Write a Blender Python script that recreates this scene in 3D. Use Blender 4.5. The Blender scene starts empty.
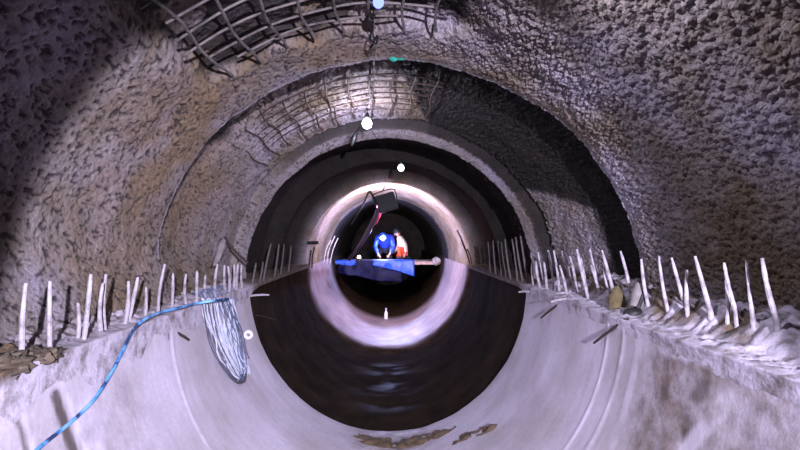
import bpy, math, random
import numpy as np
from mathutils import Vector, Matrix

random.seed(7)
rng = np.random.default_rng(7)
scene = bpy.context.scene
COL = scene.collection
PI = math.pi

# ------------------------------------------------------------------ camera model (metres)
F = 520.0           # focal length in pixels of the 800 px frame
VX, VY = 388.0, 238.0   # where the tunnel axis direction vanishes
ZC = -0.56          # springline height below the eye
RI, RV = 1.60, 1.68  # half width and depth of the concrete invert

cam_d = bpy.data.cameras.new('camera'); cam = bpy.data.objects.new('camera', cam_d); COL.objects.link(cam)
cam_d.sensor_width = 36.0; cam_d.lens = 36.0 * F / 800.0
cam_d.shift_x = (400 - VX) / 800.0; cam_d.shift_y = (VY - 225) / 800.0
cam_d.clip_start = 0.05; cam_d.clip_end = 100
cam.location = (0, 0, 0); cam.rotation_euler = (PI / 2, 0, 0)
scene.camera = cam
vs = scene.view_settings
scene.display_settings.display_device = 'sRGB'
vs.view_transform = 'Standard'; vs.look = 'None'; vs.gamma = 1.0; vs.use_curve_mapping = False
vs.exposure = 0.0

def at(px, py, y):
    return Vector(((px - VX) / F * y, y, (VY - py) / F * y))

def hit_invert(px, py, off=0.0):
    """where the sight line meets the invert, pulled off the concrete by off"""
    a, b = (px - VX) / F, (VY - py) / F
    rx, rz = RI - off, RV - off
    A = (a / rx) ** 2 + (b / rz) ** 2; B = -2 * b * ZC / rz ** 2; Cc = (ZC / rz) ** 2 - 1
    u = (-B + math.sqrt(B * B - 4 * A * Cc)) / (2 * A)
    return Vector((a * u, u, b * u))

def hit_ledge(px, py, off=0.0):
    y = (ZC + off) * F / (VY - py)
    return at(px, py, y)

# ------------------------------------------------------------------ numpy noise
def _h(i, j, k, s):
    n = (i * 374761393 + j * 668265263 + k * 2147483647 + s * 1274126177) & 0xFFFFFFFF
    n = ((n ^ (n >> 13)) * 1274126177) & 0xFFFFFFFF
    n = ((n ^ (n >> 16)) * 2246822519) & 0xFFFFFFFF
    return ((n ^ (n >> 15)) & 0xFFFFFF) / float(0xFFFFFF)

def vnoise(P, s=0):
    I = np.floor(P).astype(np.int64); f = P - I; f = f * f * (3 - 2 * f)
    i, j, k = I[..., 0], I[..., 1], I[..., 2]; fx, fy, fz = f[..., 0], f[..., 1], f[..., 2]
    def L(a, b, t): return a + (b - a) * t
    return L(L(L(_h(i, j, k, s), _h(i + 1, j, k, s), fx), L(_h(i, j + 1, k, s), _h(i + 1, j + 1, k, s), fx), fy),
             L(L(_h(i, j, k + 1, s), _h(i + 1, j, k + 1, s), fx), L(_h(i, j + 1, k + 1, s), _h(i + 1, j + 1, k + 1, s), fx), fy), fz)

def fbm(P, s=0, o=4):
    a, t, n = 0.5, 0.0, 0.0
    for q in range(o):
        t = t + a * vnoise(P * (2.03 ** q), s + q); n += a; a *= 0.5
    return t / n

def worley(P, s=0):
    I = np.floor(P).astype(np.int64); f = P - I
    best = np.full(P.shape[:-1], 9.0)
    for a in (-1, 0, 1):
        for b in (-1, 0, 1):
            for c in (-1, 0, 1):
                i, j, k = I[..., 0] + a, I[..., 1] + b, I[..., 2] + c
                d = (a + _h(i, j, k, s) - f[..., 0]) ** 2 + (b + _h(i, j, k, s + 11) - f[..., 1]) ** 2 + (c + _h(i, j, k, s + 23) - f[..., 2]) ** 2
                best = np.minimum(best, d)
    return np.sqrt(best)

def sstep(a, b, x):
    t = np.clip((x - a) / (b - a), 0, 1); return t * t * (3 - 2 * t)

# ------------------------------------------------------------------ mesh helpers
def sheet(name, P, mat, attrs=None, flip=False, parent=None):
    """a grid of points P[n,m,3] as one smooth mesh"""
    n, m = P.shape[:2]
    idx = np.arange(n * m).reshape(n, m)
    q = np.stack([idx[:-1, :-1], idx[:-1, 1:], idx[1:, 1:], idx[1:, :-1]], -1).reshape(-1, 4)
    if flip: q = q[:, ::-1]
    me = bpy.data.meshes.new(name)
    me.vertices.add(n * m); me.vertices.foreach_set('co', P.reshape(-1).astype(np.float32))
    nf = len(q)
    me.loops.add(nf * 4); me.loops.foreach_set('vertex_index', q.reshape(-1).astype(np.int32))
    me.polygons.add(nf)
    me.polygons.foreach_set('loop_start', (np.arange(nf) * 4).astype(np.int32))
    me.polygons.foreach_set('loop_total', np.full(nf, 4, np.int32))
    me.polygons.foreach_set('use_smooth', np.ones(nf, bool))
    me.update(calc_edges=True); me.validate()
    for k, v in (attrs or {}).items():
        at_ = me.attributes.new(k, 'FLOAT', 'POINT'); at_.data.foreach_set('value', v.reshape(-1).astype(np.float32))
    me.materials.append(mat)
    o = bpy.data.objects.new(name, me); COL.objects.link(o)
    if parent: o.parent = parent
    return o

class MB:
    def __init__(self): self.v = []; self.f = []
    def add(self, vs, fs):
        b = len(self.v); self.v += [tuple(x) for x in vs]; self.f += [tuple(b + i for i in f) for f in fs]; return self
    def box(self, c, s, M=None, bev=0.0):
        hx, hy, hz = s[0] / 2, s[1] / 2, s[2] / 2
        if bev <= 0:
            vs = [Vector((x * hx, y * hy, z * hz)) for x in (-1, 1) for y in (-1, 1) for z in (-1, 1)]
            fs = [(0, 1, 3, 2), (4, 6, 7, 5), (0, 4, 5, 1), (2, 3, 7, 6), (0, 2, 6, 4), (1, 5, 7, 3)]
        else:
            ring = []
            for (zz, q) in ((-hz, bev), (-hz + bev, 0), (hz - bev, 0), (hz, bev)):
                x, y = hx - q, hy - q; b = bev
                ring.append([Vector(p) for p in ((x - b, -y, zz), (x, -y + b, zz), (x, y - b, zz), (x - b, y, zz), (-x + b, y, zz), (-x, y - b, zz), (-x, -y + b, zz), (-x + b, -y, zz))])
            vs = sum(ring, []); fs = [tuple(range(7, -1, -1)), tuple(range(24, 32))]
            for r in range(3):
                for k in range(8): fs.append((r * 8 + k, r * 8 + (k + 1) % 8, r * 8 + 8 + (k + 1) % 8, r * 8 + 8 + k))
        c = Vector(c)
        vs = [(M @ v if M else v) + c for v in vs]
        return self.add(vs, fs)
    def tube(self, pts, r, seg=8, cap=True):
        pts = [Vector(p) for p in pts]; n = len(pts)
        rr = r if isinstance(r, (list, tuple)) else [r] * n
        up = None; rings = []
        for i, p in enumerate(pts):
            t = (pts[min(i + 1, n - 1)] - pts[max(i - 1, 0)])
            if t.length < 1e-9: t = Vector((0, 0, 1))
            t.normalize()
            if up is None:
                up = Vector((0, 0, 1)) if abs(t.z) < .9 else Vector((1, 0, 0))
            a = t.cross(up)
            if a.length < 1e-5: a = t.orthogonal()
            a.normalize(); b = a.cross(t); up = b
            rings.append([p + (a * math.cos(2 * PI * k / seg) + b * math.sin(2 * PI * k / seg)) * rr[i] for k in range(seg)])
        fs = []
        for i in range(n - 1):
            for k in range(seg): fs.append((i * seg + k, i * seg + (k + 1) % seg, (i + 1) * seg + (k + 1) % seg, (i + 1) * seg + k))
        if cap: fs += [tuple(range(seg - 1, -1, -1)), tuple(range((n - 1) * seg, n * seg))]
        return self.add(sum(rings, []), fs)
    def lathe(self, prof, c=(0, 0, 0), M=None, seg=16):
        vs = []
        for (r, z) in prof:
            for k in range(seg): vs.append(Vector((r * math.cos(2 * PI * k / seg), r * math.sin(2 * PI * k / seg), z)))
        fs = []
        for i in range(len(prof) - 1):
            for k in range(seg): fs.append((i * seg + k, i * seg + (k + 1) % seg, (i + 1) * seg + (k + 1) % seg, (i + 1) * seg + k))
        fs += [tuple(range(seg - 1, -1, -1)), tuple(range((len(prof) - 1) * seg, len(prof) * seg))]
        c = Vector(c); vs = [(M @ v if M else v) + c for v in vs]
        return self.add(vs, fs)
    def build(self, name, mat, parent=None, origin=None, smooth=True):
        """links ONE mesh object; coordinates are world ones, origin only moves its pivot"""
        o_ = Vector(origin) if origin is not None else (Vector(parent.location) if parent else Vector((0, 0, 0)))
        if parent is not None and parent.parent is not None and origin is None: o_ = Vector(parent.matrix_world.translation)
        me = bpy.data.meshes.new(name)
        me.from_pydata([(v[0] - o_.x, v[1] - o_.y, v[2] - o_.z) for v in self.v], [], self.f)
        me.validate(); me.update()
        if smooth:
            me.polygons.foreach_set('use_smooth', np.ones(len(me.polygons), bool))
            try: me.set_sharp_from_angle(angle=math.radians(40))
            except Exception: pass
        me.materials.append(mat)
        o = bpy.data.objects.new(name, me); COL.objects.link(o)
        if parent is not None: o.parent = parent
        else: o.location = o_
        return o

def empty(name, loc):
    o = bpy.data.objects.new(name, None); o.empty_display_size = .1; COL.objects.link(o); o.location = loc
    return o
def tag(o, label=None, cat=None, group=None, kind=None):
    if label: o['label'] = label
    if cat: o['category'] = cat
    if group: o['group'] = group
    if kind: o['kind'] = kind
    return o

# ------------------------------------------------------------------ materials
def lin(r, g, b):
    f = lambda c: ((c / 255.0 + 0.055) / 1.055) ** 2.4 if c > 10 else c / 255.0 / 12.92
    return (f(r), f(g), f(b), 1)

def material(name):
    m = bpy.data.materials.new(name); m.use_nodes = True
    nt = m.node_tree; nt.nodes.clear()
    out = nt.nodes.new('ShaderNodeOutputMaterial'); b = nt.nodes.new('ShaderNodeBsdfPrincipled')
    nt.links.new(b.outputs[0], out.inputs[0])
    return m, nt, b

def simple(name, col, rough=.6, metal=0.0, var=.25, scale=30.0, bump=.0, spec=.5):
    m, nt, b = material(name)
    tc = nt.nodes.new('ShaderNodeTexCoord'); n = nt.nodes.new('ShaderNodeTexNoise')
    n.inputs['Scale'].default_value = scale; n.inputs['Detail'].default_value = 4
    nt.links.new(tc.outputs['Object'], n.inputs['Vector'])
    r = nt.nodes.new('ShaderNodeValToRGB')
    r.color_ramp.elements[0].position = .3; r.color_ramp.elements[1].position = .7
    r.color_ramp.elements[0].color = tuple(c * (1 - var) for c in col[:3]) + (1,)
    r.color_ramp.elements[1].color = tuple(min(1, c * (1 + var)) for c in col[:3]) + (1,)
    nt.links.new(n.outputs['Fac'], r.inputs['Fac']); nt.links.new(r.outputs['Color'], b.inputs['Base Color'])
    b.inputs['Roughness'].default_value = rough; b.inputs['Metallic'].default_value = metal
    b.inputs['Specular IOR Level'].default_value = spec
    if bump:
        bp = nt.nodes.new('ShaderNodeBump'); bp.inputs['Strength'].default_value = bump; bp.inputs['Distance'].default_value = .01
        nt.links.new(n.outputs['Fac'], bp.inputs['Height']); nt.links.new(bp.outputs['Normal'], b.inputs['Normal'])
    return m

def emitter(name, col, strength):
    m = bpy.data.materials.new(name); m.use_nodes = True; nt = m.node_tree; nt.nodes.clear()
    out = nt.nodes.new('ShaderNodeOutputMaterial'); e = nt.nodes.new('ShaderNodeEmission')
    e.inputs['Color'].default_value = tuple(col) + (1,); e.inputs['Strength'].default_value = strength
    nt.links.new(e.outputs[0], out.inputs[0]); return m

class NT:
    """small node-graph helper"""
    def __init__(self, nt): self.nt = nt; self.tc = nt.nodes.new('ShaderNodeTexCoord').outputs['Object']
    def noise(self, scale, detail=4, rough=.55, vec=None):
        n = self.nt.nodes.new('ShaderNodeTexNoise'); n.inputs['Scale'].default_value = scale
        n.inputs['Detail'].default_value = detail; n.inputs['Roughness'].default_value = rough
        self.nt.links.new(vec or self.tc, n.inputs['Vector']); return n.outputs['Fac']
    def vor(self, scale, vec=None, feature='F1'):
        n = self.nt.nodes.new('ShaderNodeTexVoronoi'); n.feature = feature; n.inputs['Scale'].default_value = scale
        self.nt.links.new(vec or self.tc, n.inputs['Vector']); return n.outputs['Distance']
    def scaled(self, sx, sy, sz):
        n = self.nt.nodes.new('ShaderNodeMapping'); n.inputs['Scale'].default_value = (sx, sy, sz)
        self.nt.links.new(self.tc, n.inputs['Vector']); return n.outputs['Vector']
    def ramp(self, fac, stops):
        r = self.nt.nodes.new('ShaderNodeValToRGB'); el = r.color_ramp.elements
        while len(el) < len(stops): el.new(.5)
        for e, (p, c) in zip(el, stops):
            e.position = p; e.color = c if len(c) == 4 else tuple(c) + (1,)
        self.nt.links.new(fac, r.inputs['Fac']); return r.outputs['Color']
    def mix(self, fac, a, b, mode='MIX'):
        n = self.nt.nodes.new('ShaderNodeMix'); n.data_type = 'RGBA'; n.blend_type = mode
        for sock, v in ((n.inputs[0], fac), (n.inputs[6], a), (n.inputs[7], b)):
            if isinstance(v, (int, float)): sock.default_value = v
            elif isinstance(v, tuple): sock.default_value = v if len(v) == 4 else v + (1,)
            else: self.nt.links.new(v, sock)
        return n.outputs[2]
    def math(self, op, a, b=0.0, clamp=False):
        n = self.nt.nodes.new('ShaderNodeMath'); n.operation = op; n.use_clamp = clamp
        for sock, v in ((n.inputs[0], a), (n.inputs[1], b)):
            if isinstance(v, (int, float)): sock.default_value = v
            else: self.nt.links.new(v, sock)
        return n.outputs[0]
    def attr(self, name):
        n = self.nt.nodes.new('ShaderNodeAttribute'); n.attribute_name = name; return n.outputs['Fac']
    def bump(self, h, strength, dist, prev=None):
        n = self.nt.nodes.new('ShaderNodeBump'); n.inputs['Strength'].default_value = strength; n.inputs['Distance'].default_value = dist
        self.nt.links.new(h, n.inputs['Height'])
        if prev: self.nt.links.new(prev, n.inputs['Normal'])
        return n.outputs['Normal']

def shotcrete():
    m, nt, b = material('sprayed concrete'); g = NT(nt)
    big = g.noise(1.1, 5, .6); mid = g.noise(5, 5, .6); fine = g.noise(42, 5, .65)
    base = g.ramp(big, [(.36, lin(112, 96, 76)), (.5, lin(140, 130, 128)), (.62, lin(160, 152, 164))])
    base = g.mix(g.math('MULTIPLY', g.attr('beige'), .85), base, lin(134, 112, 84))
    base = g.mix(.42, base, g.ramp(mid, [(.3, (.42, .40, .40)), (.7, (1.0, .98, .96))]), 'MULTIPLY')
    base = g.mix(.42, base, g.ramp(fine, [(.3, (.35, .33, .33)), (.62, (1, 1, 1))]), 'MULTIPLY')
    base = g.mix(g.attr('soil_shade'), base, g.ramp(mid, [(.3, lin(22, 19, 17)), (.7, lin(40, 34, 32))]))
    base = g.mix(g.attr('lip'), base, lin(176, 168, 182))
    base = g.mix(g.attr('pit'), base, lin(46, 40, 42))
    nt.links.new(base, b.inputs['Base Color'])
    b.inputs['Roughness'].default_value = .8; b.inputs['Specular IOR Level'].default_value = .3
    n1 = g.bump(g.noise(70, 6, .7), 1.0, .014); wv = g.nt.nodes.new('ShaderNodeVectorMath'); wv.operation = 'ADD'; nn = g.nt.nodes.new('ShaderNodeTexNoise'); nn.inputs['Scale'].default_value = 18
    ms = g.nt.nodes.new('ShaderNodeVectorMath'); ms.operation = 'SCALE'; ms.inputs['Scale'].default_value = .05; nt.links.new(g.tc, nn.inputs['Vector']); nt.links.new(nn.outputs['Color'], ms.inputs[0]); nt.links.new(g.tc, wv.inputs[0]); nt.links.new(ms.outputs[0], wv.inputs[1])
    n2 = g.bump(g.math('MULTIPLY', g.math('ADD', g.math('MULTIPLY', g.attr('grain'), .8), .2), g.math('SUBTRACT', 1.0, g.vor(44, wv.outputs[0]))), .8, .022, n1)
    nt.links.new(n2, b.inputs['Normal'])
    return m

def invert_concrete():
    m, nt, b = material('cast concrete'); g = NT(nt)
    big = g.noise(1.3, 4, .55); streak = g.noise(1.0, 5, .6, g.scaled(1.2, 14, 1.2)); fine = g.noise(28, 4, .6)
    base = g.ramp(big, [(.35, lin(184, 176, 182)), (.65, lin(216, 208, 224))])
    base = g.mix(.35, base, g.ramp(streak, [(.3, (.62, .60, .60)), (.7, (1, 1, 1))]), 'MULTIPLY')
    base = g.mix(.3, base, g.ramp(fine, [(.35, (.72, .71, .70)), (.6, (1, 1, 1))]), 'MULTIPLY')
    blot = g.noise(3.6, 6, .7)
    br = g.math('MULTIPLY', g.attr('brown'), g.ramp(blot, [(.32, (0, 0, 0)), (.62, (.9, .9, .9))]))
    base = g.mix(br, base, g.ramp(g.noise(12, 5, .6), [(.35, lin(76, 62, 52)), (.7, lin(126, 106, 92))]))
    base = g.mix(g.attr('dark'), base, lin(64, 50, 40))
    base = g.mix(g.attr('pale'), base, lin(222, 216, 230))
    nt.links.new(base, b.inputs['Base Color'])
    r = g.math('ADD', g.math('MULTIPLY', g.noise(4, 3), .35), .34); nt.links.new(r, b.inputs['Roughness'])
    b.inputs['Specular IOR Level'].default_value = .35
    nt.links.new(g.bump(g.noise(35, 5, .6), .25, .01), b.inputs['Normal'])
    return m

def far_invert():
    m, nt, b = material('silt and shade invert'); g = NT(nt)
    mud = g.ramp(g.noise(3, 5, .6), [(.35, lin(32, 25, 18)), (.7, lin(52, 41, 30))])  # silt brown, darkened to carry the shade of the unlit stretch
    conc = g.ramp(g.noise(2.5, 5, .6), [(.35, lin(122, 108, 122)), (.7, lin(164, 148, 166))])
    base = g.mix(g.attr('clean'), mud, conc)
    nt.links.new(base, b.inputs['Base Color'])
    r = g.math('ADD', g.math('MULTIPLY', g.noise(2.2, 3), .3), g.math('SUBTRACT', .70, g.math('ADD', g.math('MULTIPLY', g.attr('clean'), .45), g.math('MULTIPLY', g.attr('wet'), .36)))); nt.links.new(r, b.inputs['Roughness']); nt.links.new(g.math('ADD', g.math('MULTIPLY', g.attr('clean'), .25), g.math('ADD', .03, g.math('MULTIPLY', g.attr('wet'), .10))), b.inputs['Specular IOR Level'])
    nt.links.new(g.bump(g.noise(22, 5, .6, g.scaled(1, .6, 1)), .25, .01), b.inputs['Normal'])
    return m

def mortar(name='mortar', a=(190, 182, 196), c=(118, 108, 108)):
    m, nt, b = material(name); g = NT(nt)
    base = g.ramp(g.noise(9, 6, .65), [(.34, lin(*c)), (.56, lin(*a))])
    base = g.mix(g.attr('brown'), base, g.ramp(g.noise(14, 5, .7), [(.35, lin(40, 32, 26)), (.65, lin(120, 100, 78))]))
    nt.links.new(base, b.inputs['Base Color']); b.inputs['Roughness'].default_value = .85
    nt.links.new(g.bump(g.noise(50, 6, .7), .7, .012), b.inputs['Normal'])
    return m

def striped_rope():
    m, nt, b = material('blue rope'); g = NT(nt)
    w = g.noise(9, 3, .5); base = g.ramp(w, [(.40, lin(30, 52, 92)), (.47, lin(78, 138, 196)), (.62, lin(120, 172, 220))])
    nt.links.new(base, b.inputs['Base Color']); b.inputs['Roughness'].default_value = .5; return m

M_SHOT = shotcrete(); M_INV = invert_concrete(); M_FAR = far_invert(); M_LEDGE = mortar('ledge mortar')
M_BAR = mortar('mortar caked steel', (176, 168, 178), (104, 94, 94))
M_BAR_SHADE = simple('shaded bar steel', lin(86, 78, 78), .7, .2, .35, 50, .3)
M_RUST = simple('dark rusty steel', lin(58, 44, 38), .75, .3, .4, 60, .3)
M_STEELM = mortar('sprayed mesh steel', (98, 90, 88), (48, 42, 40))
M_BLACK = simple('black plastic', lin(22, 22, 26), .5)
M_CABLE = simple('dark cable', lin(24, 22, 26), .6, 0, .25, 30, 0, .2)
M_CABLE2 = simple('dusty dark cable', lin(82, 78, 90), .6, 0, .3, 12)
M_WIRE = simple('pale grey cable', lin(186, 190, 206), .45, 0, .25, 8)
M_WIREB = simple('bluish cable', lin(96, 104, 132), .45, 0, .3, 8)
M_ROPE = striped_rope()
M_WHITE = simple('white plastic', lin(225, 222, 225), .4, 0, .08)
M_MUD = simple('wet mud', lin(92, 76, 58), .55, 0, .45, 14, .8)
M_KHAKI = simple('khaki cloth', lin(84, 74, 48), .9, 0, .45, 18, .6)
M_RAG = simple('black rubber', lin(28, 26, 28), .6, 0, .4, 20, .5)
M_GREY = simple('grey cloth', lin(118, 110, 110), .9, 0, .3, 20, .5)
M_TEAL = simple('teal green cloth', lin(30, 140, 120), .8, 0, .3, 30, .4)
M_TARP = simple('blue tarpaulin', lin(30, 84, 224), .45, 0, .35, 9, .4)
M_NAVY = simple('navy tarpaulin', lin(10, 13, 62), .6, 0, .5, 5, .4, .2)
M_WOOD = simple('pale timber', lin(184, 158, 158), .7, 0, .25, 12, .2)
M_PINK = simple('red hose', lin(190, 62, 96), .45, 0, .25, 10)
M_JACKET = simple('blue raincoat', lin(40, 66, 200), .4, 0, .3, 12, .4)
M_HELM = simple('blue helmet', lin(60, 90, 220), .3, 0, .1)
M_TROUS = simple('dark trousers', lin(30, 28, 40), .8, 0, .3, 20)
M_ORANGE = simple('orange workwear', lin(226, 84, 44), .7, 0, .2, 12, .3)
M_SHIRT = simple('white sleeve cloth', lin(220, 208, 200), .8, 0, .12, 12, .3)
M_SKIN = simple('skin', lin(170, 120, 96), .55, 0, .1, 20)
M_BULB = emitter('lamp glow', (.80, .78, 1.0), 620)
M_BULBK = emitter('near lamp glow', (.22, .28, 1.0), 2.6)
M_BULBS = emitter('small lamp glow', (.92, .84, 1.0), 14)
M_FLOOD = emitter('floodlight glow', (1.0, .80, .90), 1050)
M_HEAD = emitter('headlamp glow', (.42, .50, 1.0), 3600)
M_WARM = emitter('pink indicator glow', (1.0, .72, .78), 14)

# ------------------------------------------------------------------ the tunnel crown (one sprayed shell)
#        y      left  top   right
PROF = [(-5.0, 2.20, 2.14, 2.28), (2.6, 2.20, 2.13, 2.28), (3.9, 2.10, 2.10, 2.22), (4.40, 2.05, 2.085, 2.20), (4.475, 2.055, 2.09, 2.21),
        (4.50, 2.13, 2.36, 2.44), (5.08, 2.15, 2.34, 2.44), (5.22, 2.14, 2.25, 2.38), (6.54, 2.03, 2.075, 2.15), (6.58, 2.03, 2.13, 2.18), (6.67, 2.02, 2.13, 2.18), (6.70, 1.96, 1.96, 1.99), (6.90, 1.88, 1.88, 1.92),
        (6.93, 2.16, 2.18, 2.22), (8.7, 2.14, 2.16, 2.2), (8.95, 1.86, 1.86, 1.9), (9.02, 2.05, 2.06, 2.1), (10.70, 1.98, 1.98, 2.0), (10.74, 1.70, 1.70, 1.72),
        (11.6, 1.67, 1.68, 1.69), (11.66, 1.72, 1.73, 1.73), (12.4, 1.66, 1.66, 1.67), (12.46, 1.72, 1.72, 1.73), (13.3, 1.64, 1.64, 1.65), (13.36, 1.71, 1.71, 1.72),
        (14.2, 1.64, 1.64, 1.65), (14.3, 1.75, 1.75, 1.76), (25.0, 1.75, 1.75, 1.76)]
PY = np.array([p[0] for p in PROF]); PL = np.array([p[1] for p in PROF]); PT = np.array([p[2] for p in PROF]); PR = np.array([p[3] for p in PROF])

def crown_r(phi, y):
    l, t, r = np.interp(y, PY, PL), np.interp(y, PY, PT), np.interp(y, PY, PR)
    s = np.sin(np.abs(phi)) ** 2
    rad = np.where(phi < 0, t + (l - t) * s, t + (r - t) * s)
    deg = np.degrees(phi)
    rad = rad - .25 * np.exp(-((deg + 95) / 13) ** 2) * (1 - sstep(5.9, 6.5, y))
    rec = sstep(-41, -34, deg) * (1 - sstep(9, 22, deg)) * sstep(1.9, 2.2, y) * (1 - sstep(3.78, 3.92, y + .06 * np.sin(deg * .5)))
    return rad + .13 * rec, rec

ys = np.concatenate([np.arange(-5, .9, .09), np.arange(.9, 4.46, .0125), np.linspace(4.46, 4.53, 9), np.arange(4.54, 6.52, .017), np.arange(6.525, 6.72, .0075), np.arange(6.73, 6.88, .017), np.linspace(6.885, 6.94, 7),
                     np.arange(6.97, 8.94, .05), np.linspace(8.95, 9.03, 5), np.arange(9.06, 10.68, .06), np.linspace(10.69, 10.75, 6), np.arange(10.77, 14.5, .03), np.arange(14.55, 25.01, .2)])
phis = np.linspace(-1.80, 1.80, 680)
YY, PH = np.meshgrid(ys, phis, indexing='ij')
RR, REC = crown_r(PH, YY)
base = np.stack([RR * np.sin(PH), YY, ZC + RR * np.cos(PH)], -1)
right = sstep(-.25, .55, PH)
deg = np.degrees(PH)
lump = np.clip(.62 - worley(base * 36, 3), -.25, .62)
lump2 = np.clip(.60 - worley(base * 19 + 7.3, 5), -.25, .6)
med = fbm(base * 3.2, 20, 4) - .5
soft = fbm(base * 12, 31, 3) - .5
pits = sstep(.57, .68, fbm(base * np.array([50, 40, 50]), 40, 2)) * (1 - right)
fade = 1 - .55 * sstep(6.5, 7.5, YY)
smoothlip = np.exp(-((YY - 4.42) / .10) ** 2) * .75 + np.exp(-((YY - 10.9) / .35) ** 2) * .6 + .55 * sstep(6.66, 6.72, YY) * (1 - sstep(6.9, 6.95, YY))
amp = (.012 + .042 * right) * fade * (1 - smoothlip)
disp = amp * lump + (.006 + .020 * right) * fade * (1 - smoothlip) * lump2 + .075 * med * fade * (1 - .6 * smoothlip) + .022 * soft * fade * (1 - smoothlip) - .013 * pits * fade * (1 - smoothlip)
disp = disp + REC * .05 * (fbm(base * 9, 77, 3) - .5)
Rn = RR - disp
P = np.stack([Rn * np.sin(PH), YY + .02 * (soft + med), ZC + Rn * np.cos(PH)], -1)
beige = .45 * sstep(3.05, 3.45, YY + .5 * (fbm(base * 2.1, 66, 3) - .5)) * (1 - sstep(4.15, 4.4, YY)) * (1 - sstep(-45, -20, deg)) + np.exp(-((deg + 38) / 30) ** 2) * np.exp(-((YY - 4.2) / .75) ** 2) * sstep(.35, .6, fbm(base * 2.3, 61, 3)) \
    + .8 * np.exp(-((deg + 62) / 22) ** 2) * np.exp(-((YY - 5.2) / .9) ** 2) + .5 * np.exp(-((deg) / 40) ** 2) * np.exp(-((YY - 4.3) / .25) ** 2)
soil_shade = sstep(6.86, 6.95, YY) * (1 - sstep(10.70, 10.75, YY)) + sstep(14.25, 14.4, YY) + .95 * sstep(.35, .8, REC) * sstep(.38, .46, fbm(base * 5, 91, 3)) + sstep(4.49, 4.52, YY) * (1 - sstep(-.12, .12, YY - np.interp(deg, [-60, -46, 2, 15, 54, 68], [4.2, 5.05, 5.12, 6.68, 6.68, 5.45]) + .25 * (fbm(base * 3, 95, 3) - .5))) * sstep(-62, -50, deg) + .95 * sstep(6.53, 6.57, YY) * (1 - sstep(6.695, 6.71, YY)) * sstep(-70, -25, deg)  # bare soil in mesh recess; painted shade in band, groove and unlit stretches
sheet('ceiling', P, M_SHOT, {'beige': np.clip(beige, 0, 1), 'soil_shade': np.clip(soil_shade, 0, 1), 'pit': np.clip(pits * .9, 0, 1) * fade, 'grain': right,
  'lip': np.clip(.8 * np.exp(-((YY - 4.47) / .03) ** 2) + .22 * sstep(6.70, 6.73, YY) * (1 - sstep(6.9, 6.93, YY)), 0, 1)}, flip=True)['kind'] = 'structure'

# ------------------------------------------------------------------ the cast invert
def seg_mask(Pxz, line, w):
    best = np.full(Pxz.shape[:-1], 9.0)
    for a, b in zip(line[:-1], line[1:]):
        a, b = np.array(a), np.array(b); d = b - a
        t = np.clip(((Pxz - a) @ d) / (d @ d), 0, 1)
        best = np.minimum(best, np.linalg.norm(Pxz - (a + t[..., None] * d), axis=-1))
    return 1 - sstep(w * .5, w, best)

ysf = np.concatenate([np.arange(-5, 1.2, .1), np.arange(1.2, 6.03, .02), np.linspace(6.035, 6.06, 4)])
phf = np.linspace(-PI / 2, PI / 2, 300)
YF, PF = np.meshgrid(ysf, phf, indexing='ij')
b0 = np.stack([RI * np.sin(PF), YF, ZC - RV * np.cos(PF)], -1)
wob = .012 * (fbm(b0 * 2.0, 5, 3) - .5)
ragged = .05 * (fbm(b0 * 5, 15, 3) - .5) * sstep(5.8, 6.03, YF)
seam = np.exp(-((YF - 3.80 - .03 * np.sin(PF * 3)) / .018) ** 2)
seam2 = np.exp(-((YF - 3.56 - .04 * np.sin(PF * 2 + 1)) / .02) ** 2) * sstep(.3, .9, PF)
edge = sstep(6.03, 6.06, YF) * .05
inw = wob + .006 * seam + .005 * seam2 - edge
PFm = np.stack([(RI - inw) * np.sin(PF), YF + ragged, ZC - (RV - inw) * np.cos(PF)], -1)
def L(*pts): return [tuple(hit_invert(*p)) for p in pts]
pale = .75 * seam + .8 * seam2 * sstep(.4, .6, fbm(b0 * 8, 3, 2)) + .5 * seg_mask(b0, L((68, 396), (77, 424), (87, 452)), .024) + .4 * seg_mask(b0, L((18, 402), (25, 424), (34, 452)), .03) \
    + .55 * seg_mask(b0, L((728, 398), (700, 432), (684, 452)), .07) + .6 * seg_mask(b0, L((660, 345), (716, 362), (770, 368)), .06) + .4 * seg_mask(b0, L((640, 338), (632, 380), (612, 445)), .05)
n8 = fbm(b0 * 9, 44, 3)
pale = pale * sstep(.25, .55, n8)
dark = .85 * seg_mask(b0, L((56, 396), (65, 424), (74, 452)), .045) + .7 * seg_mask(b0, L((16, 412), (22, 430), (28, 452)), .025) + .6 * seg_mask(b0, L((703, 362), (700, 390), (690, 432)), .10) * sstep(.4, .6, n8)
brown = 1.1 * sstep(.62, .95, PF) * (1 - sstep(2.75, 3.5, YF)) + .5 * np.exp(-((PF - 1.3) / .2) ** 2) * (1 - sstep(3.0, 4.2, YF)) + .55 * np.exp(-((PF + 1.25) / .22) ** 2) * (1 - sstep(3.0, 3.6, YF)) + 1.8 * np.exp(-((PF - .04) / .25) ** 2) * sstep(5.20, 5.55, YF + .25 * (fbm(b0 * 6, 33, 3) - .5))
sheet('floor', PFm, M_INV, {'pale': np.clip(pale, 0, 1), 'dark': np.clip(dark, 0, 1), 'brown': np.clip(brown, 0, 1)})['kind'] = 'structure'

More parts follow.
